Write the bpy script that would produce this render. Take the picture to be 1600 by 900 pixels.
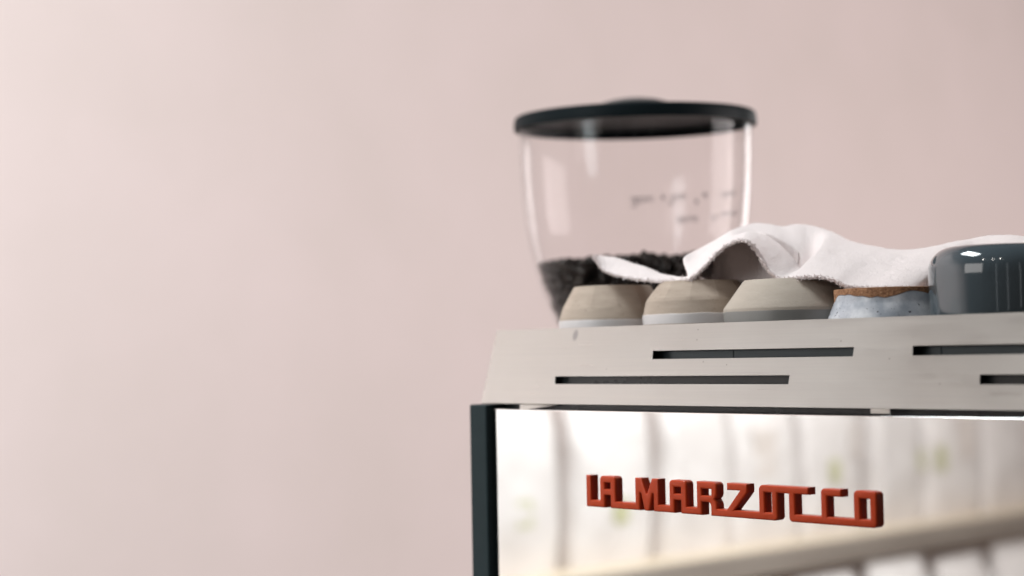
import bpy, bmesh, math, random
from mathutils import Vector, Matrix, noise

for o in list(bpy.data.objects):
    bpy.data.objects.remove(o)
random.seed(7)
sc = bpy.context.scene
COL = sc.collection
R = math.radians

# ------------------------------------------------------------------ camera
cam_d = bpy.data.cameras.new('camera')
cam = bpy.data.objects.new('camera', cam_d)
COL.objects.link(cam)
cam.matrix_world = Matrix((
    (0.677687548, 0.041790732, 0.734161510, 0.98927693),
    (0.735121977, -0.013641913, -0.677797593, -0.88883502),
    (-0.018310290, 0.999033249, -0.039966240, 0.04303768),
    (0, 0, 0, 1)))
cam_d.sensor_width = 36
cam_d.lens = 58.5
cam_d.clip_start = 0.02
cam_d.clip_end = 60
cam_d.dof.use_dof = True
cam_d.dof.focus_distance = 1.15
cam_d.dof.aperture_fstop = 3.7
sc.camera = cam

# ------------------------------------------------------------------ light
world = bpy.data.worlds.new('World')
sc.world = world
world.use_nodes = True
bg = world.node_tree.nodes['Background']
bg.inputs[0].default_value = (1.0, 0.93, 0.89, 1)
bg.inputs[1].default_value = 0.08


def area(name, loc, target, sx, sy, power, col=(1, 1, 1), shape='RECTANGLE'):
    l = bpy.data.lights.new(name, 'AREA')
    l.shape = shape
    l.size = sx
    l.size_y = sy
    l.energy = power
    l.color = col
    o = bpy.data.objects.new(name, l)
    COL.objects.link(o)
    o.location = loc
    d = Vector(target) - Vector(loc)
    o.rotation_euler = d.to_track_quat('-Z', 'Y').to_euler()
    return o


area('overhead_light', (-0.7, -0.7, 2.4), (0.1, 0.0, 0.0), 1.2, 0.5, 64, (0.92, 0.98, 1.0))
area('front_fill_light', (-0.3, -2.7, 0.8), (0.1, 0.0, 0.0), 1.5, 0.9, 12, (1.0, 0.96, 0.93))  # low front fill added to brighten the towel cavity and letter faces
area('wall_wash_light', (-0.30, -1.65, 0.52), (-1.8, -1.25, -0.25), 1.5, 0.7, 38, (0.86, 0.96, 1.0))
area('shelf_fill_light', (-0.5, -3.1, 0.55), (-1.6, -3.0, -0.3), 1.0, 0.6, 11, (1.0, 0.98, 0.96))  # added fill that brightens the far bags in the mirror
area('room_light', (2.6, 3.6, 0.3), (-1.6, 1.1, -0.2), 2.5, 2.0, 152, (1.0, 0.93, 0.92))
for p in ((0.35, -1.7, 1.55), (0.85, -1.6, 1.6), (1.2, -1.4, 1.6)):
    area('spot_lamp', p, (0.3, 0.0, 0.05), 0.045, 0.045, 0.9, (1, 0.95, 0.88), 'DISK')
o = area('side_streak_light', (-0.9, 3.9, 0.35), (-0.06, 0.38, 0.2), 0.5, 1.6, 0.8, (1.0, 0.98, 0.97))  # strip lamp added for the streak on the hopper's right edge
o.data.spread = R(36)
for p, w_ in (((2.3, -2.3, 0.5), 0.10), ((1.6, -2.9, 0.5), 0.07), ((2.9, -1.5, 0.5), 0.05)):
    area('streak_strip_light', p, (0.4, 0.0, 0.05), w_, 1.5, 0.35, (0.9, 0.96, 1.0))  # slim strip lamps added for vertical streaks on the mug

vs = sc.view_settings
vs.view_transform = 'Standard'
vs.look = 'None'
vs.exposure = 0.1
vs.gamma = 1.0
vs.use_curve_mapping = False
sc.cycles.use_denoising = True
sc.cycles.max_bounces = 10
sc.cycles.transparent_max_bounces = 16
sc.cycles.caustics_reflective = False
sc.cycles.caustics_refractive = False
sc.cycles.sample_clamp_indirect = 6


# ------------------------------------------------------------------ helpers
def tag(o, label=None, cat=None, group=None, kind=None):
    if label: o['label'] = label
    if cat: o['category'] = cat
    if group: o['group'] = group
    if kind: o['kind'] = kind
    return o


def obj(name, me, mat=None, parent=None):
    if isinstance(me, bmesh.types.BMesh):
        m = bpy.data.meshes.new(name)
        me.to_mesh(m)
        me.free()
        me = m
    o = bpy.data.objects.new(name, me)
    COL.objects.link(o)
    if mat is not None and not me.materials:
        me.materials.append(mat)
    if parent is not None:
        o.parent = parent
    return o


def empty(name, loc=(0, 0, 0)):
    o = bpy.data.objects.new(name, None)
    o.location = loc
    o.empty_display_size = 0.05
    COL.objects.link(o)
    return o


def smooth(o, angle=None):
    me = o.data
    for p in me.polygons:
        p.use_smooth = True
    if angle is not None:
        bm = bmesh.new()
        bm.from_mesh(me)
        for e in bm.edges:
            if len(e.link_faces) == 2 and e.calc_face_angle(0) > R(angle):
                e.smooth = False
        bm.to_mesh(me)
        bm.free()
    return o


def box_bm(x0, x1, y0, y1, z0, z1, bev=0.0, seg=2):
    bm = bmesh.new()
    bmesh.ops.create_cube(bm, size=1)
    for v in bm.verts:
        v.co = Vector(((x0 + x1) / 2 + v.co.x * (x1 - x0),
                       (y0 + y1) / 2 + v.co.y * (y1 - y0),
                       (z0 + z1) / 2 + v.co.z * (z1 - z0)))
    if bev > 0:
        bmesh.ops.bevel(bm, geom=bm.edges[:], offset=bev, segments=seg, profile=0.5, affect='EDGES')
    return bm


def box(name, dims, mat, parent=None, bev=0.0, seg=2):
    o = obj(name, box_bm(*dims, bev, seg), mat, parent)
    if bev:
        smooth(o, 60)
        wn = o.modifiers.new('weighted', 'WEIGHTED_NORMAL')
        wn.keep_sharp = True
        wn.weight = 100
    return o


def lathe_bm(profile, n=64, jitter=None):
    """profile: (r, z) list; closed at the axis where r == 0"""
    bm = bmesh.new()
    rings = []
    for k, (r, z) in enumerate(profile):
        if r < 1e-6:
            rings.append([bm.verts.new((0, 0, z))])
        else:
            ring = []
            for i in range(n):
                a = 2 * math.pi * i / n
                rr = r if jitter is None else jitter(k, a, r)
                ring.append(bm.verts.new((rr * math.cos(a), rr * math.sin(a), z)))
            rings.append(ring)
    for a, b in zip(rings, rings[1:]):
        if len(a) == 1 and len(b) == 1:
            continue
        for i in range(n):
            j = (i + 1) % n
            if len(a) == 1:
                bm.faces.new((a[0], b[i], b[j]))
            elif len(b) == 1:
                bm.faces.new((a[i], b[0], a[j]))
            else:
                bm.faces.new((a[i], b[i], b[j], a[j]))
    bmesh.ops.recalc_face_normals(bm, faces=bm.faces[:])
    return bm


def plate_mesh(outer, holes, thick, bevel=0.0, bres=2, offset=0.0):
    """flat plate with holes in the XY plane, extruded +-thick/2 along Z"""
    cu = bpy.data.curves.new('tmp', 'CURVE')
    cu.dimensions = '2D'
    cu.fill_mode = 'BOTH'
    cu.extrude = thick / 2 - bevel
    cu.bevel_depth = bevel
    cu.bevel_resolution = bres
    cu.offset = offset
    for pts in [outer] + list(holes):
        sp = cu.splines.new('POLY')
        sp.points.add(len(pts) - 1)
        for p, q in zip(sp.points, pts):
            p.co = (q[0], q[1], 0, 1)
        sp.use_cyclic_u = True
    o = bpy.data.objects.new('tmp', cu)
    COL.objects.link(o)
    dg = bpy.context.evaluated_depsgraph_get()
    me = bpy.data.meshes.new_from_object(o.evaluated_get(dg))
    bpy.data.objects.remove(o)
    bpy.data.curves.remove(cu)
    me.materials.clear()
    bm = bmesh.new()
    bm.from_mesh(me)
    bmesh.ops.remove_doubles(bm, verts=bm.verts[:], dist=1e-6)
    bmesh.ops.recalc_face_normals(bm, faces=bm.faces[:])
    bm.to_mesh(me)
    bm.free()
    return me


def transform(me, M):
    me.transform(M)
    return me


# ------------------------------------------------------------------ materials
def mat(name):
    m = bpy.data.materials.new(name)
    m.use_nodes = True
    nt = m.node_tree
    return m, nt, nt.nodes['Principled BSDF'], nt.nodes['Material Output']


def N(nt, t, **kw):
    n = nt.nodes.new(t)
    for k, v in kw.items():
        setattr(n, k, v)
    return n


def noise_node(nt, scale, detail=4, rough=0.55, vec_scale=(1, 1, 1), coord='Object', loc=(0, 0, 0)):
    tc = N(nt, 'ShaderNodeTexCoord')
    mp = N(nt, 'ShaderNodeMapping')
    mp.inputs['Scale'].default_value = vec_scale
    mp.inputs['Location'].default_value = loc
    nz = N(nt, 'ShaderNodeTexNoise')
    nz.inputs['Scale'].default_value = scale
    nz.inputs['Detail'].default_value = detail
    nz.inputs['Roughness'].default_value = rough
    nt.links.new(tc.outputs[coord], mp.inputs[0])
    nt.links.new(mp.outputs[0], nz.inputs[0])
    return nz.outputs['Fac']


def ramp(nt, fac, stops):
    r = N(nt, 'ShaderNodeValToRGB')
    el = r.color_ramp.elements
    while len(el) < len(stops):
        el.new(0.5)
    for e, (p, c) in zip(el, stops):
        e.position = p
        e.color = (*c, 1) if len(c) == 3 else c
    nt.links.new(fac, r.inputs[0])
    return r.outputs[0]


def maprange(nt, v, a, b, c, d):
    n = N(nt, 'ShaderNodeMapRange')
    n.inputs['From Min'].default_value = a
    n.inputs['From Max'].default_value = b
    n.inputs['To Min'].default_value = c
    n.inputs['To Max'].default_value = d
    nt.links.new(v, n.inputs['Value'])
    return n.outputs[0]


def bump(nt, bs, h, strength, dist):
    b = N(nt, 'ShaderNodeBump')
    b.inputs['Strength'].default_value = strength
    b.inputs['Distance'].default_value = dist
    nt.links.new(h, b.inputs['Height'])
    nt.links.new(b.outputs[0], bs.inputs['Normal'])
    return b


def simple(name, c0, c1, scale, rough=0.5, metal=0.0, bstr=0.0, bdist=0.001, coat=0.0, vec=(1, 1, 1), spec=0.5, rvar=0.06):
    m, nt, bs, out = mat(name)
    f = noise_node(nt, scale, 5, 0.6, vec)
    nt.links.new(ramp(nt, f, [(0.3, c0), (0.7, c1)]), bs.inputs['Base Color'])
    nt.links.new(maprange(nt, f, 0.3, 0.7, rough - rvar, rough + rvar), bs.inputs['Roughness'])
    bs.inputs['Metallic'].default_value = metal
    bs.inputs['Coat Weight'].default_value = coat
    bs.inputs['Coat Roughness'].default_value = 0.08
    bs.inputs['Specular IOR Level'].default_value = spec
    if bstr:
        bump(nt, bs, f, bstr, bdist)
    return m


MAT = {}
MAT['wall'] = simple('pink_plaster', (0.735, 0.625, 0.592), (0.785, 0.662, 0.638), 2.2, 0.85, bstr=0.15, bdist=0.01, spec=0.2)
MAT['dark_coat'] = simple('dark_powder_coat', (0.015, 0.026, 0.029), (0.019, 0.031, 0.034), 60, 0.5, bstr=0.05, bdist=0.0003, spec=0.15)
MAT['black_inside'] = simple('black_inside', (0.018, 0.022, 0.022), (0.028, 0.032, 0.033), 20, 0.25)
MAT['inner_sheet'] = simple('inner_sheet', (0.04, 0.05, 0.054), (0.075, 0.088, 0.093), 6, 0.32, metal=0.7, vec=(1, 1, 8))
MAT['letter'] = simple('brick_red_enamel', (0.44, 0.046, 0.011), (0.48, 0.054, 0.014), 90, 0.34, coat=0.2, bstr=0.03, bdist=0.0004, spec=0.15)
MAT['letter'].node_tree.nodes['Principled BSDF'].inputs['Coat Roughness'].default_value = 0.03
MAT['lid'] = simple('black_lid_plastic', (0.004, 0.008, 0.010), (0.006, 0.011, 0.013), 15, 0.5, spec=0.07)
MAT['knob'] = simple('grey_knob_plastic', (0.09, 0.085, 0.085), (0.12, 0.115, 0.115), 15, 0.18)
MAT['bean'] = simple('roasted_bean', (0.012, 0.009, 0.008), (0.034, 0.024, 0.019), 90, 0.42, spec=0.3)
MAT['ink'] = simple('grey_ink', (0.22, 0.18, 0.20), (0.27, 0.23, 0.25), 40, 0.6)
MAT['white_bag'] = simple('white_matte_bag', (0.55, 0.485, 0.46), (0.65, 0.585, 0.56), 7, 0.45, bstr=0.6, bdist=0.02)
MAT['sticker'] = simple('olive_sticker', (0.38, 0.35, 0.19), (0.44, 0.41, 0.25), 30, 0.6)
MAT['brown_print'] = simple('brown_print', (0.46, 0.38, 0.34), (0.62, 0.54, 0.50), 30, 0.6)
MAT['shelf'] = simple('pale_birch_shelf', (0.62, 0.50, 0.37), (0.72, 0.61, 0.47), 3, 0.5, vec=(4, 0.6, 4))
MAT['shelf_edge'] = simple('shaded_brown_edge', (0.19, 0.15, 0.125), (0.23, 0.185, 0.155), 4, 0.6, vec=(4, 0.6, 4))  # shade on the front edge, put into a darker wood colour
MAT['counter'] = simple('pale_counter', (0.5, 0.45, 0.41), (0.58, 0.53, 0.49), 5, 0.4)
MAT['mug'] = simple('slate_glaze', (0.054, 0.073, 0.086), (0.066, 0.087, 0.101), 9, 0.10, coat=0.6, rvar=0.03)
MAT['mug'].node_tree.nodes['Principled BSDF'].inputs['Coat Roughness'].default_value = 0.03
MAT['glaze'] = simple('white_glaze', (0.64, 0.60, 0.59), (0.72, 0.675, 0.665), 40, 0.4, coat=0.1)
MAT['grinder'] = simple('grinder_black', (0.02, 0.022, 0.024), (0.03, 0.032, 0.034), 25, 0.4)

# mirror polished sheet
m, nt, bs, out = mat('mirror_polished_steel')
bs.inputs['Base Color'].default_value = (0.95, 0.945, 0.93, 1)
bs.inputs['Metallic'].default_value = 1
f = noise_node(nt, 3.0, 2, 0.4)
nt.links.new(maprange(nt, f, 0.3, 0.7, 0.015, 0.04), bs.inputs['Roughness'])
bump(nt, bs, f, 0.02, 0.0005)
MAT['mirror'] = m

# brushed sheet with a water mark and tiny specks
m, nt, bs, out = mat('brushed_steel')
bs.inputs['Metallic'].default_value = 1
f1 = noise_node(nt, 1.0, 2, 0.6, (14, 2600, 2600))
f2 = noise_node(nt, 5.0, 3, 0.5)
mx = N(nt, 'ShaderNodeMix', data_type='RGBA')
nt.links.new(f2, mx.inputs[0])
mx.inputs[6].default_value = (0.545, 0.53, 0.50, 1)
mx.inputs[7].default_value = (0.59, 0.574, 0.545, 1)
gr1 = noise_node(nt, 1.0, 3, 0.7, (9, 700, 700))
gm = N(nt, 'ShaderNodeMix', data_type='RGBA', blend_type='MULTIPLY')
gm.inputs[0].default_value = 1.0
nt.links.new(mx.outputs[2], gm.inputs[6])
nt.links.new(ramp(nt, gr1, [(0.25, (0.965, 0.965, 0.965)), (0.75, (1.03, 1.025, 1.015))]), gm.inputs[7])
base = gm.outputs[2]


def spot(cx, cy, cz, rx, ry, rz, col, prev, hard):
    tc = N(nt, 'ShaderNodeTexCoord')
    mp = N(nt, 'ShaderNodeMapping')
    mp.inputs['Location'].default_value = (-cx / rx, -cy / ry, -cz / rz)
    mp.inputs['Scale'].default_value = (1 / rx, 1 / ry, 1 / rz)
    nt.links.new(tc.outputs['Object'], mp.inputs[0])
    ln = N(nt, 'ShaderNodeVectorMath', operation='LENGTH')
    nt.links.new(mp.outputs[0], ln.inputs[0])
    k = maprange(nt, ln.outputs['Value'], hard, 1.0, 1.0, 0.0)
    x = N(nt, 'ShaderNodeMix', data_type='RGBA')
    nt.links.new(k, x.inputs[0])
    nt.links.new(prev, x.inputs[6])
    x.inputs[7].default_value = col
    return x.outputs[2]


base = spot(0.0795, 0.0167, 0.0570, 0.0034, 0.02, 0.0052, (0.36, 0.35, 0.345, 1), base, 0.55)
for (sx_, sz_) in ((0.2043, 0.0512), (0.2035, 0.0585), (0.214, 0.0355), (0.236, 0.0332), (0.33, 0.048), (0.37, 0.036), (0.12, 0.031), (0.41, 0.02)):
    base = spot(sx_, 0.016, sz_, 0.0008, 0.03, 0.0007, (0.34, 0.32, 0.30, 1), base, 0.4)
nt.links.new(base, bs.inputs['Base Color'])
sm1 = noise_node(nt, 14, 4, 0.6, (1, 2, 2))
ra = N(nt, 'ShaderNodeMath', operation='ADD')
nt.links.new(maprange(nt, f1, 0.3, 0.7, -0.03, 0.03), ra.inputs[0])
nt.links.new(maprange(nt, sm1, 0.3, 0.7, 0.29, 0.34), ra.inputs[1])
nt.links.new(ra.outputs[0], bs.inputs['Roughness'])
bump(nt, bs, f1, 0.05, 0.00005)
MAT['brushed'] = m

# thin clear plastic of the hopper
m, nt, bs, out = mat('clear_hopper_plastic')
nt.nodes.remove(bs)
tr = N(nt, 'ShaderNodeBsdfTransparent')
tr.inputs[0].default_value = (0.985, 0.98, 0.98, 1)
gl = N(nt, 'ShaderNodeBsdfGlossy')
gl.inputs['Roughness'].default_value = 0.06
lw = N(nt, 'ShaderNodeLayerWeight')
lw.inputs['Blend'].default_value = 0.5
pw = N(nt, 'ShaderNodeMath', operation='POWER')
nt.links.new(lw.outputs['Facing'], pw.inputs[0])
pw.inputs[1].default_value = 5.0
fr = N(nt, 'ShaderNodeMath', operation='MULTIPLY_ADD')
nt.links.new(pw.outputs[0], fr.inputs[0])
fr.inputs[1].default_value = 0.55
fr.inputs[2].default_value = 0.007
fz = noise_node(nt, 6, 2, 0.5, (1, 1, 0.15))
bp = N(nt, 'ShaderNodeBump')
bp.inputs['Strength'].default_value = 0.12
bp.inputs['Distance'].default_value = 0.01
nt.links.new(fz, bp.inputs['Height'])
nt.links.new(bp.outputs[0], gl.inputs['Normal'])
ms = N(nt, 'ShaderNodeMixShader')
nt.links.new(fr.outputs[0], ms.inputs[0])
nt.links.new(tr.outputs[0], ms.inputs[1])
nt.links.new(gl.outputs[0], ms.inputs[2])
nt.links.new(ms.outputs[0], out.inputs[0])
MAT['clear'] = m


def clay(name, c0, c1, speck, bs_scale=220):
    m, nt, bs, out = mat(name)
    f = noise_node(nt, bs_scale, 4, 0.7)
    g = noise_node(nt, 40, 4, 0.6, (1, 1, 5))
    c = ramp(nt, g, [(0.3, c0), (0.7, c1)])
    k = ramp(nt, f, [(0.60, (0, 0, 0)), (0.72, (1, 1, 1))])
    x = N(nt, 'ShaderNodeMix', data_type='RGBA')
    nt.links.new(k, x.inputs[0])
    nt.links.new(c, x.inputs[6])
    x.inputs[7].default_value = (*speck, 1)
    nt.links.new(x.outputs[2], bs.inputs['Base Color'])
    bs.inputs['Roughness'].default_value = 0.85
    bs.inputs['Specular IOR Level'].default_value = 0.2
    bump(nt, bs, f, 0.35, 0.0008)
    return m


MAT['clay'] = clay('raw_stoneware', (0.385, 0.31, 0.252), (0.45, 0.368, 0.302), (0.31, 0.245, 0.20))
MAT['clay_smooth'] = clay('smooth_grey_stoneware', (0.43, 0.37, 0.315), (0.47, 0.41, 0.35), (0.42, 0.36, 0.30), 400)
MAT['glaze_grey'] = simple('dull_grey_glaze', (0.21, 0.205, 0.195), (0.26, 0.25, 0.235), 40, 0.4)

# speckled cup: white glaze that stops unevenly short of a rough red-brown foot
m, nt, bs, out = mat('speckled_white_glaze')
tc = N(nt, 'ShaderNodeTexCoord')
sep = N(nt, 'ShaderNodeSeparateXYZ')
nt.links.new(tc.outputs['Object'], sep.inputs[0])
w = noise_node(nt, 32, 2, 0.5, (1, 1, 0.2), loc=(3, 1, 0))
ad = N(nt, 'ShaderNodeMath', operation='MULTIPLY_ADD')
nt.links.new(w, ad.inputs[0])
ad.inputs[1].default_value = 0.020
nt.links.new(sep.outputs['Z'], ad.inputs[2])
footmask = maprange(nt, ad.outputs[0], 0.0585, 0.0593, 0.0, 1.0)
sp_ = noise_node(nt, 330, 2, 0.5)
spk = ramp(nt, sp_, [(0.66, (0, 0, 0)), (0.72, (1, 1, 1))])
gcol = N(nt, 'ShaderNodeMix', data_type='RGBA')
nt.links.new(spk, gcol.inputs[0])
nt.links.new(ramp(nt, noise_node(nt, 45, 4, 0.6), [(0.36, (0.34, 0.37, 0.42)), (0.52, (0.52, 0.54, 0.585)), (0.66, (0.74, 0.75, 0.78))]), gcol.inputs[6])
gcol.inputs[7].default_value = (0.12, 0.12, 0.14, 1)
fn = noise_node(nt, 420, 3, 0.7)
fcol = ramp(nt, fn, [(0.35, (0.17, 0.075, 0.035)), (0.62, (0.36, 0.18, 0.09)), (0.75, (0.55, 0.36, 0.23))])
fm = N(nt, 'ShaderNodeMix', data_type='RGBA')
nt.links.new(footmask, fm.inputs[0])
nt.links.new(gcol.outputs[2], fm.inputs[6])
nt.links.new(fcol, fm.inputs[7])
nt.links.new(fm.outputs[2], bs.inputs['Base Color'])
nt.links.new(maprange(nt, footmask, 0, 1, 0.22, 0.9), bs.inputs['Roughness'])
bh = N(nt, 'ShaderNodeMath', operation='MULTIPLY')
nt.links.new(fn, bh.inputs[0])
nt.links.new(footmask, bh.inputs[1])
bump(nt, bs, bh.outputs[0], 0.6, 0.0012)
MAT['speckled'] = m

# terry towel
m, nt, bs, out = mat('white_terry')
bs.inputs['Base Color'].default_value = (0.86, 0.765, 0.75, 1)
bs.inputs['Roughness'].default_value = 0.95
bs.inputs['Specular IOR Level'].default_value = 0.1
bs.inputs['Sheen Weight'].default_value = 0.25
bs.inputs['Sheen Roughness'].default_value = 0.6
t1 = noise_node(nt, 700, 3, 0.75)
t2 = noise_node(nt, 160, 4, 0.6)
am = N(nt, 'ShaderNodeMath', operation='ADD')
nt.links.new(t1, am.inputs[0])
nt.links.new(t2, am.inputs[1])
bump(nt, bs, am.outputs[0], 0.6, 0.0018)
MAT['terry'] = m

# ------------------------------------------------------------------ setting
w = obj('wall', box_bm(-1.92, -1.8, -5.5, 7.5, -1.6, 2.8), MAT['wall'])
tag(w, kind='structure')
c = box('counter', (-0.55, 1.5, -0.10, 0.80, -0.50, -0.46), MAT['counter'], bev=0.004)
tag(c, kind='structure')

# ------------------------------------------------------------------ espresso machine
ML, MR = 0.0, 0.727            # inner faces of the side panels
em = empty('espresso_machine', (0.36, 0.24, -0.46))
tag(em, 'espresso machine with mirror polished panel, brushed steel cup rail and red lettering', 'coffee machine')
PM = Matrix.Translation(-em.location)


def part(o):
    o.parent = em
    o.matrix_parent_inverse = PM
    return o


# dark side panels
for x0, x1 in ((-0.0205, ML - 0.0002), (MR + 0.0002, MR + 0.0205)):
    part(box('side_panel', (x0, x1, -0.006, 0.47, -0.43, 0.0036), MAT['dark_coat'], bev=0.0016, seg=3))
# feet
for fx in (0.02, 0.70):
    for fy in (0.05, 0.42):
        o = obj('foot', lathe_bm([(0, 0), (0.024, 0), (0.026, 0.006), (0.02, 0.02), (0.018, 0.0305), (0, 0.0305)], 32), MAT['black_inside'])
        smooth(o, 40)
        o.location = (fx, fy, -0.46)
        part(o)
# inner body
part(box('body', (ML + 0.0005, MR - 0.0005, 0.012, 0.462, -0.425, 0.0060), MAT['black_inside'], bev=0.002))
# mirror panel with a rolled top edge
part(box('mirror_panel', (ML + 0.0006, MR - 0.0006, 0.0, 0.0035, -0.41, 0.0), MAT['mirror'], bev=0.0008, seg=3))
# bottom kick plate
part(box('kick_plate', (ML + 0.0006, MR - 0.0006, 0.002, 0.0115, -0.428, -0.4115), MAT['dark_coat'], bev=0.001))


# brushed cup rail: a leaning sheet with slots
RH = math.hypot(0.0185, 0.0583)
LEAN = math.atan2(0.0185, 0.0583)
RX0, RX1 = -0.0125, 0.7400


def slot(x0, x1, h0, h1):
    return [(x0 + 0.0008, h0), (x1 + 0.0002, h0), (x1, h1), (x0, h1)]


slots = [slot(0.1634, 0.3412, 0.0348, 0.0413), slot(0.3860, 0.5640, 0.0348, 0.0413),
         slot(0.0664, 0.2925, 0.0159, 0.0222), slot(0.4370, 0.6630, 0.0159, 0.0222)]
me = plate_mesh([(RX0, 0), (RX1, 0), (RX1, RH), (RX0, RH)], slots, 0.0014, 0.0, 1)
# plate (x,h,n) -> world; outward normal points to -Y
ex = Vector((1, 0, 0))
eh = Vector((0, math.sin(LEAN), math.cos(LEAN)))
en = ex.cross(eh)
M = Matrix((
    (ex.x, eh.x, en.x, 0), (ex.y, eh.y, en.y, 0.0007), (ex.z, eh.z, en.z, 0.0044), (0, 0, 0, 1)))
rail = part(obj('cup_rail', transform(me, M), MAT['brushed']))
# rear and side rails of the same sheet
part(box('cup_rail', (RX0 + 0.0003, RX0 + 0.0016, 0.0205, 0.455, 0.0061, 0.0622), MAT['brushed'], bev=0.0003))
part(box('cup_rail', (RX1 - 0.0016, RX1 - 0.0003, 0.0205, 0.455, 0.0061, 0.0622), MAT['brushed'], bev=0.0003))
part(box('cup_rail', (RX0, RX1, 0.4555, 0.457, 0.0061, 0.0622), MAT['brushed'], bev=0.0003))
# dark sheet added behind the slots to make them look dark, in three lengths
for x0, x1 in ((0.004, 0.2318), (0.2326, 0.4008), (0.4016, 0.722)):
    part(box('inner_sheet', (x0, x1, 0.0215, 0.0225, 0.0282, 0.052), MAT['inner_sheet']))
part(box('tray_floor', (RX0 + 0.002, RX1 - 0.002, 0.0135, 0.455, 0.0262, 0.028), MAT['inner_sheet']))
part(box('tray_base', (0.002, 0.725, 0.014, 0.44, 0.0062, 0.026), MAT['black_inside']))
# little tab and bent tongue in the gap under the rail
part(box('tab', (0.3608, 0.3755, 0.0010, 0.0018, 0.0012, 0.0072), MAT['brushed'], bev=0.0003))
bm = bmesh.new()
pts = [(0.0290, 0.0042, 0.0055), (0.0690, 0.0060, 0.0055), (0.0690, 0.0056, 0.0035), (0.0480, 0.0045, 0.0012), (0.0290, 0.0036, -0.001)]
fr_ = [bm.verts.new(p) for p in pts]
bk_ = [bm.verts.new((p[0], p[1] + 0.001, p[2])) for p in pts]
bm.faces.new(fr_)
bm.faces.new(bk_[::-1])
for i in range(5):
    bm.faces.new((fr_[i], bk_[i], bk_[(i + 1) % 5], fr_[(i + 1) % 5]))
bmesh.ops.recalc_face_normals(bm, faces=bm.faces[:])
part(obj('bent_tongue', bm, MAT['brushed']))

# raised lettering: one connected casting, in millimetres from its lower left corner
H, S = 23.4, 5.0


def arc(cx, cy, r, a0, a1, n=5):
    return [(cx + r * math.cos(R(a0 + (a1 - a0) * i / n)), cy + r * math.sin(R(a0 + (a1 - a0) * i / n))) for i in range(n + 1)]


def topround(x0, x1, rl=3.0, rr=3.0):
    """walk right -> left over the top of a letter with rounded shoulders"""
    return arc(x1 - rr, H - rr, rr, 0, 90) + arc(x0 + rl, H - rl, rl, 90, 180)


o_ = [(0, 0), (19.2, 0), (19.2, 9.2), (25.0, 9.2), (25.0, 0),
      (54.6, 0), (54.6, 12.6), (55.5, 12.6), (58.8, 0), (63.6, 0), (66.9, 12.6), (67.8, 12.6), (67.8, 0),
      (87.8, 0), (87.8, 9.2), (93.9, 9.2), (93.9, 0), (113.3, 0), (113.3, 9.2)]
o_ += arc(118.6, 6.4, 2.8, 90, 0, 4) + [(121.4, 0)]
o_ += arc(176.8, 2.8, 2.8, -90, 0) + [(179.6, 18.5), (189.0, 18.5)]
o_ += arc(191.8, 2.8, 2.8, 180, 270) + arc(255.4, 3.2, 3.2, -90, 0)
o_ += topround(241.0, 258.6) + [(241.0, 5.1), (220.2, 5.1), (220.2, 18.4), (231.6, 18.4), (231.6, H)]
o_ += arc(218.0, H - 2.8, 2.8, 90, 180) + [(215.2, 5.1), (194.2, 5.1), (194.2, 18.5), (205.4, 18.5), (205.4, H)]
o_ += arc(166.8, H - 3, 3.0, 90, 180) + [(163.8, 5.1), (142.4, 5.1), (154.0, 17.6), (154.0, H), (136.0, H), (136.0, 18.5), (147.2, 18.5), (135.6, 5.1), (126.8, 5.1)]
o_ += [(126.8, 7.6)] + [(126.2, 9.6), (124.6, 11.6), (126.2, 13.4), (126.8, 15.2)]
o_ += arc(123.8, H - 3, 3.0, 0, 90) + [(108.6, H), (108.6, 5.1), (99.1, 5.1)]
o_ += topround(83.0, 99.1) + [(83.0, 5.1), (72.6, 5.1), (72.6, H), (66.2, H), (61.7, 12.6), (60.7, 12.6), (56.2, H), (49.8, H), (49.8, 5.1), (30.2, 5.1)]
o_ += topround(14.2, 30.2) + [(14.2, 5.1), (5.1, 5.1), (5.1, H), (0, H)]


def rect(x0, x1, y0, y1):
    return [(x0, y0), (x0, y1), (x1, y1), (x1, y0)]


holes = [rect(19.2, 25.0, 13.8, 18.4), rect(87.8, 93.9, 13.8, 18.4), rect(113.3, 121.8, 13.8, 18.4),
         rect(168.7, 174.7, 5.2, 18.4), rect(245.9, 253.4, 5.2, 18.2)]
mm = 0.001
me = plate_mesh([(a * mm, b * mm) for a, b in o_], [[(a * mm, b * mm) for a, b in h] for h in holes], 0.0062, 0.0013, 4, -0.0013)
M = Matrix(((1, 0, 0, 0.1085), (0, 0, -1, -0.0014), (0, 1, 0, -0.0711), (0, 0, 0, 1)))
lt = part(obj('raised_lettering', transform(me, M), MAT['letter']))
smooth(lt, 35)
lt['label'] = 'brick red raised wordmark reading LA MARZOCCO in linked block letters'
# ------------------------------------------------------------------ cups on the tray
ZT = 0.0282


def facet(nf, flat_rings, phase=0.0):
    def f(k, a, r):
        if k in flat_rings:
            s = 2 * math.pi / nf
            b = ((a - phase) % s) - s / 2
            return r * (0.55 + 0.45 * math.cos(s / 2) / math.cos(b))
        return r
    return f


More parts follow.
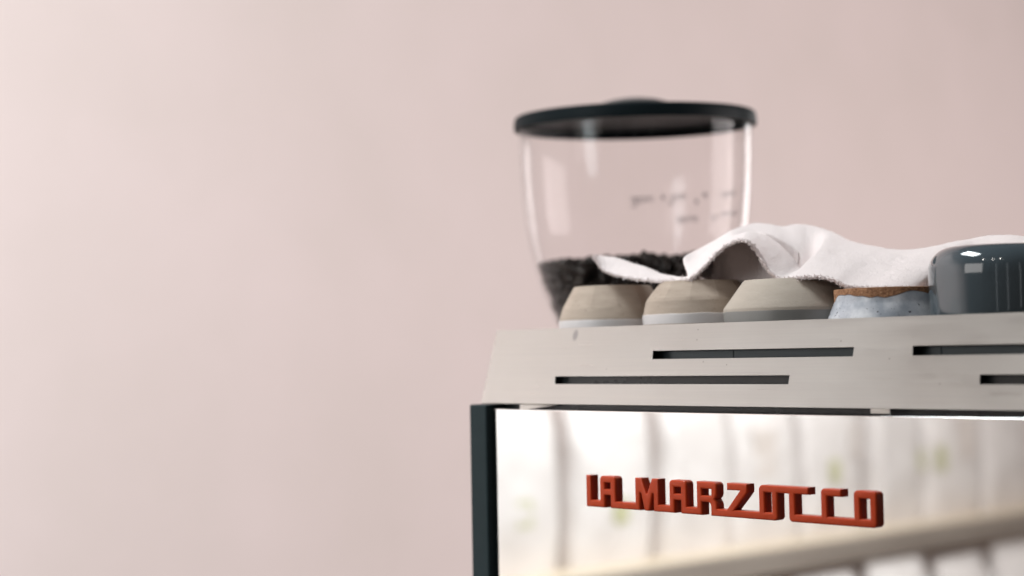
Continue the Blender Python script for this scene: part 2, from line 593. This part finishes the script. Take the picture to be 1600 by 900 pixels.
def cup(name, label, x, y, outer, band, band_mat, body_mat, jit=None, sharp=30, wall_t=0.004):
    """upturned cup: outer = (r, z) from the rim up to the foot; band = r,z list of the glazed lower wall"""
    t = empty(name, (x, y, ZT))
    tag(t, label, 'cup', 'upturned cups on the tray')
    top = outer[-1][1]
    inner = [(max(r - wall_t, 0.0), z) for r, z in outer if z < top - 0.016]
    prof = [(0, top - 0.009)] + [(0.024, top - 0.010)] + inner[::-1] + outer + [(0, top)]
    n0 = len(inner) + 2
    o = obj('body', lathe_bm(prof, 120, jit(n0) if jit else None), body_mat, t)
    smooth(o, sharp)
    if band:
        g = obj('glaze', lathe_bm(band, 96, lambda k, a, r: r), band_mat, t)
        if True:
            top_z = band[-2][1]
            for v in g.data.vertices:
                if v.co.z > top_z - 0.0012:
                    a = math.atan2(v.co.y, v.co.x)
                    v.co.z += 0.0004 * noise.noise(Vector((math.cos(a) * 5, math.sin(a) * 5, x * 30)))
        smooth(g, 50)
    return t


def glaze_band(r0, r1, z1):
    return [(r0 - 0.0002, 0.0002), (r0 + 0.0006, 0.0004), (r0 + (r1 - r0) * 0.5 + 0.0007, z1 * 0.5), (r1 + 0.0004, z1 - 0.0016), (r1 + 0.0003, z1), (r1 - 0.0003, z1 + 0.0002)]


c1 = [(0.0405, 0.0), (0.0425, 0.015), (0.0436, 0.034), (0.0432, 0.042), (0.0406, 0.0500), (0.0397, 0.0525), (0.0312, 0.0676), (0.0303, 0.0681)]
cup('clay_cup', 'leftmost upturned raw clay cup with pale glazed rim, free of the towel', 0.0612, 0.078, c1,
    glaze_band(0.0406, 0.0434, 0.0408), MAT['glaze'], MAT['clay'], lambda n0: facet(12, {n0 + 5, n0 + 6, n0 + 7}, 0.30), sharp=7)
c2 = [(0.0405, 0.0), (0.0428, 0.015), (0.0442, 0.034), (0.0440, 0.0425), (0.0418, 0.0528), (0.0410, 0.0552), (0.0312, 0.0676), (0.0303, 0.0681)]
cup('clay_cup', 'upturned raw clay cup under the raised fold of the towel, second from left', 0.154, 0.078, c2,
    glaze_band(0.0406, 0.0442, 0.0428), MAT['glaze'], MAT['clay'], lambda n0: facet(12, {n0 + 5, n0 + 6, n0 + 7}, 0.52), sharp=7)
c3 = [(0.0440, 0.0), (0.0465, 0.018), (0.0475, 0.036), (0.0479, 0.0440), (0.0476, 0.0452), (0.0334, 0.0645), (0.0322, 0.0654), (0.031, 0.0655)]
cup('clay_cup', 'smooth beige upturned cup with long sloping shoulder and grey lower wall', 0.2388, 0.078, c3,
    glaze_band(0.0441, 0.0476, 0.0425), MAT['glaze_grey'], MAT['clay_smooth'])
t = empty('speckled_cup', (0.3254, 0.078, ZT))
tag(t, 'upturned speckled white cup with rough red-brown foot, left of the dark mug', 'cup', 'upturned cups on the tray')
c4 = [(0.0405, 0.0), (0.0432, 0.016), (0.0436, 0.030), (0.0424, 0.0365), (0.0392, 0.0445), (0.0383, 0.0475), (0.0384, 0.0540), (0.0380, 0.0552), (0.0345, 0.0555)]
prof = [(0, 0.047), (0.033, 0.046), (0.037, 0.036), (0.0395, 0.02), (0.037, 0.0005)] + c4 + [(0.0335, 0.0525), (0, 0.0522)]


def wob(k, a, r):
    return r + 0.0005 * noise.noise(Vector((math.cos(a) * 3, math.sin(a) * 3, k * 0.4)))


smooth(obj('body', lathe_bm(prof, 128, wob), MAT['speckled'], t), 45)

# mug: rounded shoulder, handle on the far right
t = empty('dark_mug', (0.4119, 0.078, ZT))
tag(t, 'glossy slate blue-grey mug turned upside down at the right edge', 'mug')
mo = [(0.0425, 0.0), (0.0438, 0.004), (0.0456, 0.025), (0.0466, 0.045), (0.0470, 0.060)]
mo += [(0.0470 - 0.0155 + 0.0155 * math.cos(R(a)), 0.0630 + 0.0165 * math.sin(R(a))) for a in range(10, 91, 8)]
mo += [(0.026, 0.0798), (0.0, 0.0800)]
mi = [(0, 0.072), (0.030, 0.0715), (0.0415, 0.062), (0.0425, 0.04), (0.0395, 0.0006)]
smooth(obj('body', lathe_bm(mi + mo, 128), MAT['mug'], t), 60)
bm = bmesh.new()
pathp = []
for i in range(17):
    a = R(-80 + 160 * i / 16)
    pathp.append(Vector((0.0445 + 0.026 * math.cos(a) - 0.004, 0, 0.036 + 0.022 * math.sin(a))))
rings = []
for i, p in enumerate(pathp):
    tg = (pathp[min(i + 1, 16)] - pathp[max(i - 1, 0)]).normalized()
    sd = Vector((0, 1, 0))
    up = tg.cross(sd)
    rings.append([bm.verts.new(p + sd * 0.0062 * math.cos(2 * math.pi * k / 14) + up * 0.004 * math.sin(2 * math.pi * k / 14)) for k in range(14)])
for a, b in zip(rings, rings[1:]):
    for k in range(14):
        bm.faces.new((a[k], a[(k + 1) % 14], b[(k + 1) % 14], b[k]))
bmesh.ops.recalc_face_normals(bm, faces=bm.faces[:])
smooth(obj('handle', bm, MAT['mug'], t))

# ------------------------------------------------------------------ towel
TOWEL_F = [(0.0685, 0.05, 0.1187), (0.0801, 0.05, 0.107), (0.1074, 0.05, 0.1002), (0.1373, 0.05, 0.0964), (0.165, 0.05, 0.0961), (0.1709, 0.052, 0.0982), (0.1824, 0.052, 0.1062), (0.1981, 0.052, 0.1172), (0.2116, 0.052, 0.122), (0.2223, 0.052, 0.1213), (0.2279, 0.055, 0.1146), (0.2335, 0.055, 0.106), (0.2408, 0.055, 0.0978), (0.2493, 0.055, 0.0928), (0.2635, 0.055, 0.0931), (0.2802, 0.055, 0.0932), (0.2953, 0.055, 0.0903), (0.3043, 0.055, 0.0859), (0.3166, 0.06, 0.0839), (0.3338, 0.065, 0.0833), (0.3375, 0.09, 0.0834), (0.3235, 0.135, 0.0871), (0.3515, 0.14, 0.0883), (0.3912, 0.14, 0.0865), (0.4289, 0.14, 0.0827)]
TOWEL_M = [(0.0655, 0.0548, 0.1194), (0.0797, 0.0564, 0.1108), (0.1049, 0.0572, 0.104), (0.1342, 0.0564, 0.0984), (0.1616, 0.0548, 0.0973), (0.1592, 0.0612, 0.1045), (0.1626, 0.0712, 0.1121), (0.1732, 0.0792, 0.1221), (0.1842, 0.0852, 0.1282), (0.197, 0.0863, 0.1308), (0.2083, 0.0918, 0.1269), (0.2198, 0.0935, 0.1181), (0.2288, 0.0953, 0.1081), (0.2377, 0.097, 0.1002), (0.2406, 0.103, 0.109), (0.2578, 0.103, 0.1058), (0.274, 0.103, 0.1022), (0.2863, 0.103, 0.0982), (0.3004, 0.106, 0.0963), (0.3173, 0.111, 0.0965), (0.328, 0.128, 0.0979), (0.327, 0.157, 0.1012), (0.3521, 0.16, 0.1015), (0.384, 0.16, 0.0988), (0.4221, 0.16, 0.0922)]
TOWEL_B = [(0.061, 0.062, 0.1204), (0.079, 0.066, 0.1165), (0.1011, 0.068, 0.1098), (0.1295, 0.066, 0.1014), (0.1564, 0.062, 0.0991), (0.1416, 0.075, 0.1138), (0.133, 0.1, 0.1209), (0.1359, 0.12, 0.1294), (0.1432, 0.135, 0.1376), (0.1454, 0.15, 0.1426), (0.1555, 0.16, 0.1423), (0.1675, 0.165, 0.1396), (0.1763, 0.17, 0.1407), (0.1881, 0.175, 0.1381), (0.2064, 0.175, 0.1328), (0.2243, 0.175, 0.1247), (0.2419, 0.175, 0.1202), (0.2592, 0.175, 0.1167), (0.2762, 0.175, 0.1148), (0.2924, 0.18, 0.1164), (0.3139, 0.185, 0.1195), (0.3322, 0.19, 0.1223), (0.353, 0.19, 0.1214), (0.3732, 0.19, 0.1173), (0.412, 0.19, 0.1064)]



def cr(p0, p1, p2, p3, t):
    return 0.5 * ((2 * p1) + (-p0 + p2) * t + (2 * p0 - 5 * p1 + 4 * p2 - p3) * t * t + (-p0 + 3 * p1 - 3 * p2 + p3) * t ** 3)


def spline(P, n):
    Q = [P[0] * 2 - P[1]] + P + [P[-1] * 2 - P[-2]]
    out = []
    m_ = len(P) - 1
    for i in range(n):
        s = i / (n - 1) * m_
        k = min(int(s), m_ - 1)
        out.append(cr(Q[k], Q[k + 1], Q[k + 2], Q[k + 3], s - k))
    return out


rowsP = []
fr0 = [Vector(p) for p in TOWEL_F]
md0 = [Vector(p) for p in TOWEL_M]
bk0 = [Vector(p) for p in TOWEL_B]
gr0 = []
for i, (f_, m_, b_) in enumerate(zip(fr0, md0, bk0)):
    g_ = m_.lerp(b_, 0.35)
    if 9 <= i <= 13:
        g_ = m_ + Vector((0.0, 0.014, -0.013))
    gr0.append(g_)
bb0, cc0 = [], []
for i, b_ in enumerate(bk0):
    k = min(1.0, max(0.0, (i - 4) / 5))
    bb0.append(b_ + Vector((-0.006 * k, 0.004 + 0.026 * k, -0.0015 - 0.016 * k)))
    cc0.append(b_ + Vector((-0.010 * k, 0.006 + 0.050 * k, min(-0.003, (0.099 - b_.z)) * k - 0.003)))
dd0 = [c_ + Vector((-0.004, 0.010, -0.030)) * min(1.0, max(0.0, (i - 4) / 5)) + Vector((0, 0.001, -0.001)) for i, c_ in enumerate(cc0)]
NU, NV = 300, 80
us = [spline(r_, NU) for r_ in (fr0, md0, gr0, bk0, bb0, cc0, dd0)]
bm = bmesh.new()
grid = []
for i in range(NU):
    colp = spline([r_[i] for r_ in us], NV)
    line = []
    for j, p in enumerate(colp):
        q = p.copy()
        q.z += 0.0007 * noise.noise(q * 70) * min(1, j / 8) + 0.0003 * noise.noise(q * 260)
        if j == 0 or i == 0:
            q += Vector((0, noise.noise(q * 500), noise.noise(q * 700 + Vector((3, 3, 3))))) * 0.0007
        line.append(bm.verts.new(q))
    grid.append(line)
for i in range(NU - 1):
    for j in range(NV - 1):
        bm.faces.new((grid[i][j], grid[i + 1][j], grid[i + 1][j + 1], grid[i][j + 1]))
bmesh.ops.recalc_face_normals(bm, faces=bm.faces[:])
tw = empty('towel', (0.22, 0.09, 0.1))
tag(tw, 'white terry towel draped loosely over the upturned cups', 'towel')
edge_pts = [grid[i][0].co.copy() for i in range(NU)] + [grid[0][j].co.copy() for j in range(NV)]
back_pts = [grid[i][j].co.copy() for i in range(0, int(NU * 0.24)) for j in (45, 60, 79)]
cloth = obj('cloth', bm, MAT['terry'])
cloth.parent = tw
cloth.matrix_parent_inverse = Matrix.Translation(-tw.location)
smooth(cloth)
sol = cloth.modifiers.new('thick', 'SOLIDIFY')
sol.thickness = 0.0022
sol.offset = 0
# cloth strip added under the raised fold, catching light to soften the dark cavity
fz_ = spline(md0, 400)
bm = bmesh.new()
lay = []
for i in range(60):
    t_ = i / 59
    x_ = 0.1600 + 0.064 * t_
    top_ = min(fz_[100:], key=lambda p: abs(p.x - x_))
    zb_ = 0.0945
    col_ = []
    for j in range(14):
        v_ = j / 13
        y_ = top_.y + 0.012 + 0.003 * math.sin(x_ * 200 + v_ * 1.5) - 0.006 * (1 - v_)
        col_.append(bm.verts.new((x_ + 0.002 * math.sin(v_ * 3), y_, zb_ + (top_.z + 0.001 - zb_) * v_)))
    lay.append(col_)
for a_, b_ in zip(lay, lay[1:]):
    for j in range(13):
        bm.faces.new((a_[j], b_[j], b_[j + 1], a_[j + 1]))
uf = obj('fold_filler', bm, MAT['terry'])
uf.parent = tw
uf.matrix_parent_inverse = Matrix.Translation(-tw.location)
smooth(uf)
sm_ = uf.modifiers.new('thick', 'SOLIDIFY')
sm_.thickness = 0.0016
# short loops of pile sticking out along the hems
verts, faces = [], []
rng = random.Random(3)
for p in edge_pts + back_pts:
    for _ in range(9):
        b = p + Vector((rng.uniform(-.0012, .0012), rng.uniform(-.0012, .0012), rng.uniform(-.0012, .0012)))
        d = Vector((rng.gauss(0, 1), rng.gauss(-0.3, 1), rng.gauss(0.1, 1))).normalized() * rng.uniform(0.0008, 0.0022)
        s = d.orthogonal().normalized() * 0.00022
        k = len(verts)
        verts += [b - s, b + s, b + d * 0.7 + s, b + d, b + d * 0.7 - s]
        faces.append((k, k + 1, k + 2, k + 3, k + 4))
me = bpy.data.meshes.new('pile')
me.from_pydata(verts, [], faces)
pl = obj('pile', me, MAT['terry'])
pl.parent = tw
pl.matrix_parent_inverse = Matrix.Translation(-tw.location)
tag(pl, kind='stuff')

# ------------------------------------------------------------------ coffee grinder with its hopper
GX, GY = -0.1347, 0.3187
gz = -0.46
g = empty('coffee_grinder', (GX, GY, gz))
tag(g, 'coffee grinder with clear bean hopper and black lid, standing behind the machine', 'grinder')
dz = -gz
HP = [(0.045, -0.005), (0.052, 0.010), (0.0632, 0.037), (0.0825, 0.075), (0.0950, 0.106), (0.1025, 0.132), (0.1070, 0.150), (0.1097, 0.168), (0.1122, 0.190), (0.1138, 0.215), (0.1148, 0.245), (0.1150, 0.2655)]
prof = [(r, z + dz) for r, z in HP] + [(r - 0.0025, z + dz) for r, z in HP[::-1]]
prof.append(prof[0])
smooth(obj('hopper', lathe_bm(prof, 96), MAT['clear'], g), 50)
# lid with a skirt and low dome, tilted a touch
LP = [(0, 0.0105), (0.030, 0.0098), (0.055, 0.0070), (0.085, 0.0028), (0.108, 0.0008), (0.1165, -0.0002), (0.1192, -0.0020), (0.1203, -0.008), (0.1200, -0.0135), (0.1176, -0.0135), (0.1170, -0.006), (0.108, -0.0045), (0.0, -0.0040)]
lid = obj('lid', lathe_bm(LP, 96), MAT['lid'], g)
smooth(lid, 40)
lid.location = (0, 0, 0.2785 + dz)
lid.rotation_euler = (Matrix.Rotation(R(2.0), 3, Vector((0.678, 0.735, 0))) @ Matrix.Rotation(R(-0.3), 3, Vector((-0.734, 0.678, 0)))).to_euler()
kn = obj('knob', lathe_bm([(0.0, 0.0172), (0.012, 0.0167), (0.024, 0.0148), (0.033, 0.0122), (0.036, 0.0100), (0.0, 0.0095)], 48), MAT['knob'], lid)
smooth(kn, 40)
# lettering on the far wall of the hopper, turned away from us
verts, faces = [], []


def on_wall(a, z):
    r = 0.1105 - 0.0008
    return Vector((r * math.cos(a), r * math.sin(a), z + dz))


def stroke(pts, wd=0.0009):
    for (a0, z0), (a1, z1) in zip(pts, pts[1:]):
        p, q = on_wall(a0, z0), on_wall(a1, z1)
        n_ = Vector((math.cos((a0 + a1) / 2), math.sin((a0 + a1) / 2), 0))
        s = (q - p).cross(n_).normalized() * wd / 2
        k = len(verts)
        verts.extend([p - s, p + s, q + s, q - s])
        faces.append((k, k + 1, k + 2, k + 3))


rng = random.Random(12)


def word(a0, a1, z, h, desc=()):
    n_ = max(2, int((a0 - a1) / 0.042))
    for i in range(n_):
        a = a0 + (a1 - a0) * (i + 0.15) / n_
        w_ = (a1 - a0) / n_ * 0.66
        stroke([(a, z), (a, z + h)])
        stroke([(a, z + h), (a + w_, z + h * rng.uniform(.8, 1))])
        stroke([(a + w_, z + h), (a + w_, z)])
        if rng.random() < .5:
            stroke([(a, z), (a + w_, z)])
    for a in desc:
        stroke([(a, z + h), (a - 0.01, z - h * 0.9)], 0.0012)
        stroke([(a - 0.01, z - h * 0.9), (a + 0.045, z - h * 0.8)], 0.0012)


word(2.375, 2.15, 0.2015, 0.0052, (2.33,))
word(2.075, 2.045, 0.2035, 0.004)
word(1.96, 1.825, 0.2025, 0.0045, (1.975,))
word(1.725, 1.70, 0.197, 0.004)
word(1.64, 1.585, 0.2025, 0.0045)
word(1.415, 1.165, 0.2005, 0.0045)
word(0.96, 0.92, 0.2005, 0.0075)
word(1.925, 1.70, 0.1785, 0.0048)
word(1.535, 1.48, 0.178, 0.004)
word(1.42, 1.13, 0.1800, 0.0045)
me = bpy.data.meshes.new('printed_lettering')
me.from_pydata(verts, [], faces)
tag(obj('printed_lettering', me, MAT['ink'], g), kind='stuff')
# beans
bb = bmesh.new()
bmesh.ops.create_uvsphere(bb, u_segments=8, v_segments=6, radius=1)
for v in bb.verts:
    v.co.x *= 0.0062
    v.co.y *= 0.0045
    v.co.z *= 0.0034
    if v.co.z > 0 and abs(v.co.y) < 0.001:
        v.co.z *= 0.45
bv = [v.co.copy() for v in bb.verts]
bf = [[v.index for v in f_.verts] for f_ in bb.faces]
bb.free()
verts, faces = [], []


def wall_r(z):
    for (r0, z0), (r1, z1) in zip(HP, HP[1:]):
        if z0 <= z <= z1:
            return r0 + (r1 - r0) * (z - z0) / (z1 - z0)
    return HP[-1][0]


rng = random.Random(5)


def bean(p):
    q = Matrix.Rotation(rng.uniform(0, 6.28), 3, 'Z') @ Matrix.Rotation(rng.uniform(0, 3.1), 3, 'X') @ Matrix.Rotation(rng.uniform(0, 3.1), 3, 'Y')
    k = len(verts)
    s = rng.uniform(.85, 1.15)
    verts.extend([q @ (v * s) + p for v in bv])
    faces.extend([[k + i for i in f_] for f_ in bf])


def bean_top(x, y):
    return 0.131 + 0.007 * noise.noise(Vector((x * 18, y * 18, 1.7))) - 0.03 * math.hypot(x, y)


for i in range(3200):
    a = rng.uniform(0, 6.283)
    if i < 1000:
        r = math.sqrt(rng.random()) * 0.090
        z = bean_top(r * math.cos(a), r * math.sin(a)) + rng.uniform(-0.008, 0.003)
    else:
        z = rng.uniform(0.0, 0.131)
        r = wall_r(z) - 0.0025 - rng.uniform(0.0045, 0.009)
    bean(Vector((r * math.cos(a), r * math.sin(a), z + dz)))
me = bpy.data.meshes.new('coffee_beans')
me.from_pydata(verts, [], faces)
o = obj('coffee_beans', me, MAT['bean'], g)
tag(o, kind='stuff')
smooth(o)
obj('bean_core', lathe_bm([(0, 0.0 + dz), (0.038, 0.0 + dz), (0.062, 0.07 + dz), (0.080, 0.115 + dz), (0, 0.120 + dz)], 40), MAT['bean'], g)
# body under the hopper
smooth(obj('collar', lathe_bm([(0, dz - 0.055), (0.062, dz - 0.055), (0.064, dz - 0.05), (0.064, dz - 0.012), (0.058, dz - 0.0055), (0, dz - 0.0055)], 64), MAT['grinder'], g), 40)
ob = box('housing', (-0.085, 0.085, -0.10, 0.10, 0.04, dz - 0.056), MAT['grinder'], g, bev=0.018, seg=4)
box('base', (-0.09, 0.09, -0.11, 0.11, 0.0005, 0.0395), MAT['grinder'], g, bev=0.008, seg=3)
box('spout', (-0.022, 0.022, -0.155, -0.101, 0.21, 0.27), MAT['grinder'], g, bev=0.006, seg=3)
box('fork', (-0.035, 0.035, -0.165, -0.101, 0.115, 0.127), MAT['grinder'], g, bev=0.003)

# ------------------------------------------------------------------ shelves and bags seen in the mirror panel
for zt, xf, lb in ((-0.43, -1.50, 'pale wooden wall shelf with shaded grey-brown front edge, the upper one in the reflection'),
               (-0.98, -1.33, 'lower wooden wall shelf below the bags in the reflection')):
    s = empty('wall_shelf', (-1.65, -2.4, zt - 0.055))
    tag(s, lb, 'shelf', 'shelves on the pink wall')
    sm = Matrix.Translation(-s.location)
    for nm, d_, mt in (('board', (-1.799, xf - 0.016, -4.6, -0.72, zt - 0.05, zt), MAT['shelf']),
                       ('front_edge', (xf - 0.0155, xf, -4.6, -0.72, zt - 0.056, zt + 0.001), MAT['shelf_edge'])):
        o = box(nm, d_, mt, bev=0.002)
        o.parent = s
        o.matrix_parent_inverse = sm


def bag_mesh(wd, dp, ht, seed):
    rg = random.Random(seed)
    bm = bmesh.new()
    rings = []
    for k in range(13):
        t = k / 12
        z = ht * t
        if t < 0.78:
            dd = dp * (0.92 + 0.16 * math.sin(math.pi * t / 0.78)) if t > 0 else dp * 0.86
        else:
            dd = dp * (1 - (t - 0.78) / 0.22) * 0.92 + 0.010
        ww = wd * (0.97 - 0.10 * t * t - (0.05 if t > 0.85 else 0))
        ring = []
        for i in range(32):
            a = 2 * math.pi * i / 32
            cx, sy = math.cos(a), math.sin(a)
            e = 0.38
            x = math.copysign(abs(cx) ** e, cx) * dd / 2
            y = math.copysign(abs(sy) ** e, sy) * ww / 2
            j = 0.010 * noise.noise(Vector((x * 14 + seed * 3.1, y * 14, z * 11)))
            ring.append(bm.verts.new((x + j, y + j * 0.6, z)))
        rings.append(ring)
    for a, b in zip(rings, rings[1:]):
        for i in range(32):
            bm.faces.new((a[i], a[(i + 1) % 32], b[(i + 1) % 32], b[i]))
    bm.faces.new(rings[0][::-1])
    bm.faces.new(rings[-1])
    bmesh.ops.recalc_face_normals(bm, faces=bm.faces[:])
    m_ = bpy.data.meshes.new('bag_body')
    bm.to_mesh(m_)
    bm.free()
    return m_


def bag(y, z, wd, ht, stick, prints, label, seed, yaw=0.0, x=-1.665):
    t = empty('coffee_bag', (x, y, z))
    t.rotation_euler.z = R(yaw)
    tag(t, label, 'bag', 'white coffee bags on the shelves')
    o = obj('bag_body', bag_mesh(wd * 1.09, 0.135, ht, seed), MAT['white_bag'], t)
    smooth(o, 60)
    box('fold_clip', (-0.009, 0.009, -wd * 0.42, wd * 0.42, ht - 0.02, ht + 0.012), MAT['white_bag'], t, bev=0.003)
    if stick:
        sy, sz, w_, h_, mt = stick
        box('label', (0.0728, 0.0752, sy - w_ / 2, sy + w_ / 2, sz - h_ / 2, sz + h_ / 2), mt, t, bev=0.0008)
    for (sy, sz, w_, h_) in prints:
        box('print_panel', (0.0726, 0.0746, sy - w_ / 2, sy + w_ / 2, sz - h_ / 2, sz + h_ / 2), MAT['brown_print'], t, bev=0.0008)
    return t


OL = MAT['sticker']
bag(-1.235, -0.4295, 0.245, 0.40, None, [(-0.07, 0.13, 0.03, 0.09)], 'plain white coffee bag with thin brown print, nearest the left end of the reflection', 1, 4)
bag(-1.515, -0.4295, 0.25, 0.42, (0.0, 0.135, 0.045, 0.06, OL), [], 'white coffee bag with an olive label, left of the lettering in the reflection', 2, -3)
bag(-1.805, -0.4295, 0.25, 0.42, (-0.01, 0.12, 0.045, 0.055, OL), [], 'white coffee bag with olive label showing just under the letter M', 3, 2)
bag(-2.09, -0.4295, 0.245, 0.43, None, [], 'plain white coffee bag reflected behind the letters R and Z', 4, -2)
bag(-2.35, -0.4295, 0.235, 0.41, None, [(0.02, 0.22, 0.08, 0.12)], 'white coffee bag with large brown print above the letters O and T in the reflection', 5, 3)
bag(-2.615, -0.4295, 0.235, 0.40, (0.01, 0.16, 0.04, 0.06, OL), [(-0.08, 0.23, 0.025, 0.10)], 'white coffee bag with tall olive label and narrow brown print above the last letters', 6, 0)
bag(-2.90, -0.4295, 0.24, 0.40, (-0.1, 0.165, 0.03, 0.06, OL), [], 'white coffee bag with olive label near its edge, right of the lettering', 7, -4)
bag(-3.17, -0.4295, 0.24, 0.40, (0.07, 0.165, 0.045, 0.07, OL), [(-0.05, 0.22, 0.07, 0.13)], 'white coffee bag with olive label and broad brown print, far right of the reflection', 8, 3)
bag(-3.46, -0.4295, 0.24, 0.41, None, [], 'plain white coffee bag cut by the right end of the reflection', 9, 0)
for i in range(6):
    bag(-2.05 - 0.285 * i, -0.9795, 0.25, 0.465 + 0.008 * (i % 3), None, [], '%s white coffee bag from the left on the lower shelf of the reflection' % ('first second third fourth fifth sixth'.split()[i]), 20 + i, (i * 7) % 5 - 2, -1.43)
